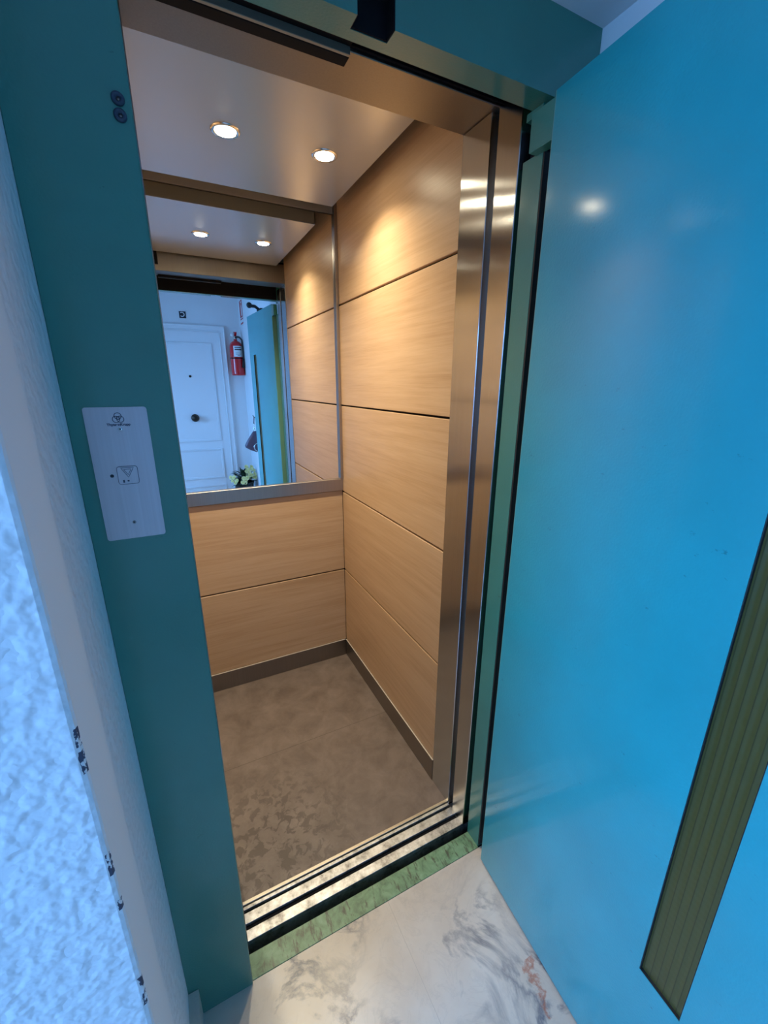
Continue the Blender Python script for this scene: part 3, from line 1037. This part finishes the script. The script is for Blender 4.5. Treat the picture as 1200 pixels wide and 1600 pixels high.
# ------------------------------------------------------------------ handbag on a hook
bx_, by_ = 0.000, -1.20
t = thing('handbag', 'small purple teardrop handbag with steel ring hanging beside the open door edge', 'handbag', (bx_, by_, 0.815))
bm = B()
out = [(-0.012, 1.028), (0.020, 1.028), (0.045, 0.985), (0.075, 0.925), (0.092, 0.872), (0.080, 0.842), (0.045, 0.825), (0.0, 0.822), (-0.055, 0.845), (-0.098, 0.872), (-0.102, 0.892), (-0.075, 0.940), (-0.040, 0.990)]
cen = Vector((0.0, 0.92))
rings = []
for k, (yy, sc_) in enumerate(((-0.026, 0.80), (-0.020, 0.93), (-0.008, 1.0), (0.008, 1.0), (0.020, 0.93), (0.026, 0.80))):
    rings.append([bm.verts.new((bx_ + cen.x + (p[0] - cen.x) * sc_, by_ + yy, cen.y + (p[1] - cen.y) * sc_)) for p in out])
for a, b in zip(rings, rings[1:]):
    for k in range(len(out)):
        bm.faces.new((a[k], a[(k + 1) % len(out)], b[(k + 1) % len(out)], b[k]))
bm.faces.new(rings[0]); bm.faces.new(rings[-1])
bmesh.ops.recalc_face_normals(bm, faces=bm.faces)
for f in bm.faces: f.smooth = True
obj('bag_body', bm, M_BAG, t)
bm = B(); add_tube(bm, [(bx_ + 0.022 + 0.042 * math.cos(q * PI / 12), by_ + 0.031, 0.872 + 0.042 * math.sin(q * PI / 12)) for q in range(24)], 0.005, 8, True)
obj('steel_ring', bm, M_CHROME, t)
bm = B()
for k in range(3):
    zc = 1.040 + k * 0.024
    if k % 2 == 0: pts = [(bx_ + 0.006 * math.cos(q * PI / 8), by_, zc + 0.016 * math.sin(q * PI / 8)) for q in range(16)]
    else: pts = [(bx_, by_ + 0.006 * math.cos(q * PI / 8), zc + 0.016 * math.sin(q * PI / 8)) for q in range(16)]
    add_tube(bm, pts, 0.0025, 6, True)
obj('chain', bm, M_CHROME, t)
bm = B(); add_tube(bm, [(bx_, by_, 1.098), (bx_ + 0.003, by_, 1.13), (bx_ + 0.006, by_, 1.158)], 0.005, 8)
obj('strap', bm, M_BAG, t)
t = thing('coat_hook', 'small steel hook on the right landing wall holding the purple bag', 'hook', (XS, by_, 1.15))
bm = B(); add_box(bm, XS - 0.006, XS - 0.0004, by_ - 0.015, by_ + 0.015, 1.14, 1.20, 0.001)
obj('hook_plate', bm, M_STEELD, t)
bm = B(); add_tube(bm, [(XS - 0.005, by_, 1.168), (0.055, by_, 1.158), (0.022, by_, 1.157), (0.004, by_, 1.163), (-0.004, by_, 1.180)], 0.005, 8)
obj('hook_arm', bm, M_STEELD, t)

# ------------------------------------------------------------------ potted flowers
fx, fy = -0.030, -2.00
t = thing('flower_pot', 'bunch of yellow flowers with dark leaves in a black pot by the wall corner', 'potted flowers', (fx, fy, 0.0))
bm = B(); add_lathe(bm, [(0.075, 0.0), (0.080, 0.01), (0.105, 0.335), (0.112, 0.34), (0.112, 0.36), (0.100, 0.36), (0.095, 0.335), (0.0, 0.33)], Matrix.Translation((fx, fy, 0)), 32)
obj('pot', bm, M_POT, t)
bm = B()
def leaf_(bm, base, d, L, wd):
    d = d.normalized(); s = d.cross(Vector((0, 0, 1)))
    if s.length < 0.1: s = Vector((1, 0, 0))
    s.normalize(); n = s.cross(d)
    rows = []
    for k in range(6):
        u = k / 5
        c = base + d * L * u - Vector((0, 0, 1)) * (0.25 * L * u * u)
        w_ = wd * math.sin(PI * min(0.97, u * 0.9 + 0.07))
        rows.append((bm.verts.new(c - s * w_ + n * w_ * 0.3), bm.verts.new(c), bm.verts.new(c + s * w_ + n * w_ * 0.3)))
    for a, b in zip(rows, rows[1:]):
        bm.faces.new((a[0], a[1], b[1], b[0])); bm.faces.new((a[1], a[2], b[2], b[1]))
for k in range(90):
    az = random.uniform(0, 2 * PI); el = random.uniform(-0.1, 1.4)
    d = Vector((math.cos(az) * math.cos(el) * 1.2, math.sin(az) * math.cos(el) * 0.9, math.sin(el)))
    base = Vector((fx, fy, 0.36)) + Vector((math.cos(az) * random.uniform(0, 0.07), math.sin(az) * random.uniform(0, 0.07), random.uniform(-0.02, 0.09)))
    leaf_(bm, base, d, random.uniform(0.07, 0.13), random.uniform(0.014, 0.024))
for dx_, dz_ in ((-0.04, 0.22), (0.06, 0.20), (-0.03, 0.18)):
    leaf_(bm, Vector((fx + dx_ * 0.4, fy, 0.38)), Vector((dx_ * 0.6, 0.02, dz_)), dz_, 0.016)
fol = obj('foliage', bm, M_LEAF, t)
flo = [(0.025, 0.545), (0.035, 0.515), (0.040, 0.485), (0.020, 0.500), (0.085, 0.535), (0.105, 0.505), (0.075, 0.515), (0.045, 0.455), (0.070, 0.455), (0.110, 0.460), (0.115, 0.425), (0.095, 0.415),
       (-0.150, 0.430), (-0.120, 0.440), (-0.135, 0.400), (-0.110, 0.375), (-0.095, 0.400), (-0.022, 0.425), (-0.005, 0.400), (-0.035, 0.380), (-0.010, 0.370), (0.015, 0.425)]
for (ox, oz) in flo:
    rr = math.hypot(ox, oz - 0.42)
    oy = math.sqrt(max(0.0016, 0.16 ** 2 - rr * rr)) * 0.85
    c = Vector((fx + ox, fy + oy, oz + random.uniform(-.004, .004)))
    ax = Vector((ox * 1.2, 0.16 + random.uniform(-.05, .05), 0.08 + random.uniform(-.05, .08))).normalized()
    mtx = along(c, c + ax)
    bm = B()
    for ringk, (npet, L, tilt) in enumerate(((7, 0.026, 0.30), (5, 0.016, 0.9))):
        for k in range(npet):
            a = 2 * PI * k / npet + ringk * 0.4
            rad = Vector((math.cos(a), math.sin(a), 0)); tan = Vector((-math.sin(a), math.cos(a), 0))
            prev = None
            for u in (0.0, 0.4, 0.8, 1.0):
                p = rad * (L * u * math.cos(tilt * u)) + Vector((0, 0, L * u * math.sin(tilt)))
                w_ = 0.0115 * (1 - ringk * 0.3) * (0.35 + math.sin(PI * min(0.95, u * 0.75 + 0.1)) * 0.8) * (0.6 if u == 1 else 1)
                cur = (bm.verts.new(mtx @ (p - tan * w_)), bm.verts.new(mtx @ (p + tan * w_)))
                if prev: bm.faces.new((prev[0], prev[1], cur[1], cur[0]))
                prev = cur
    add_tube(bm, [c, c - ax * 0.03, Vector((fx + ox * 0.55, fy + oy * 0.55, 0.39))], 0.0016, 5)
    obj('flower', bm, M_PETAL, t)

for o in bpy.data.objects:
    if 'wo' in o: del o['wo']
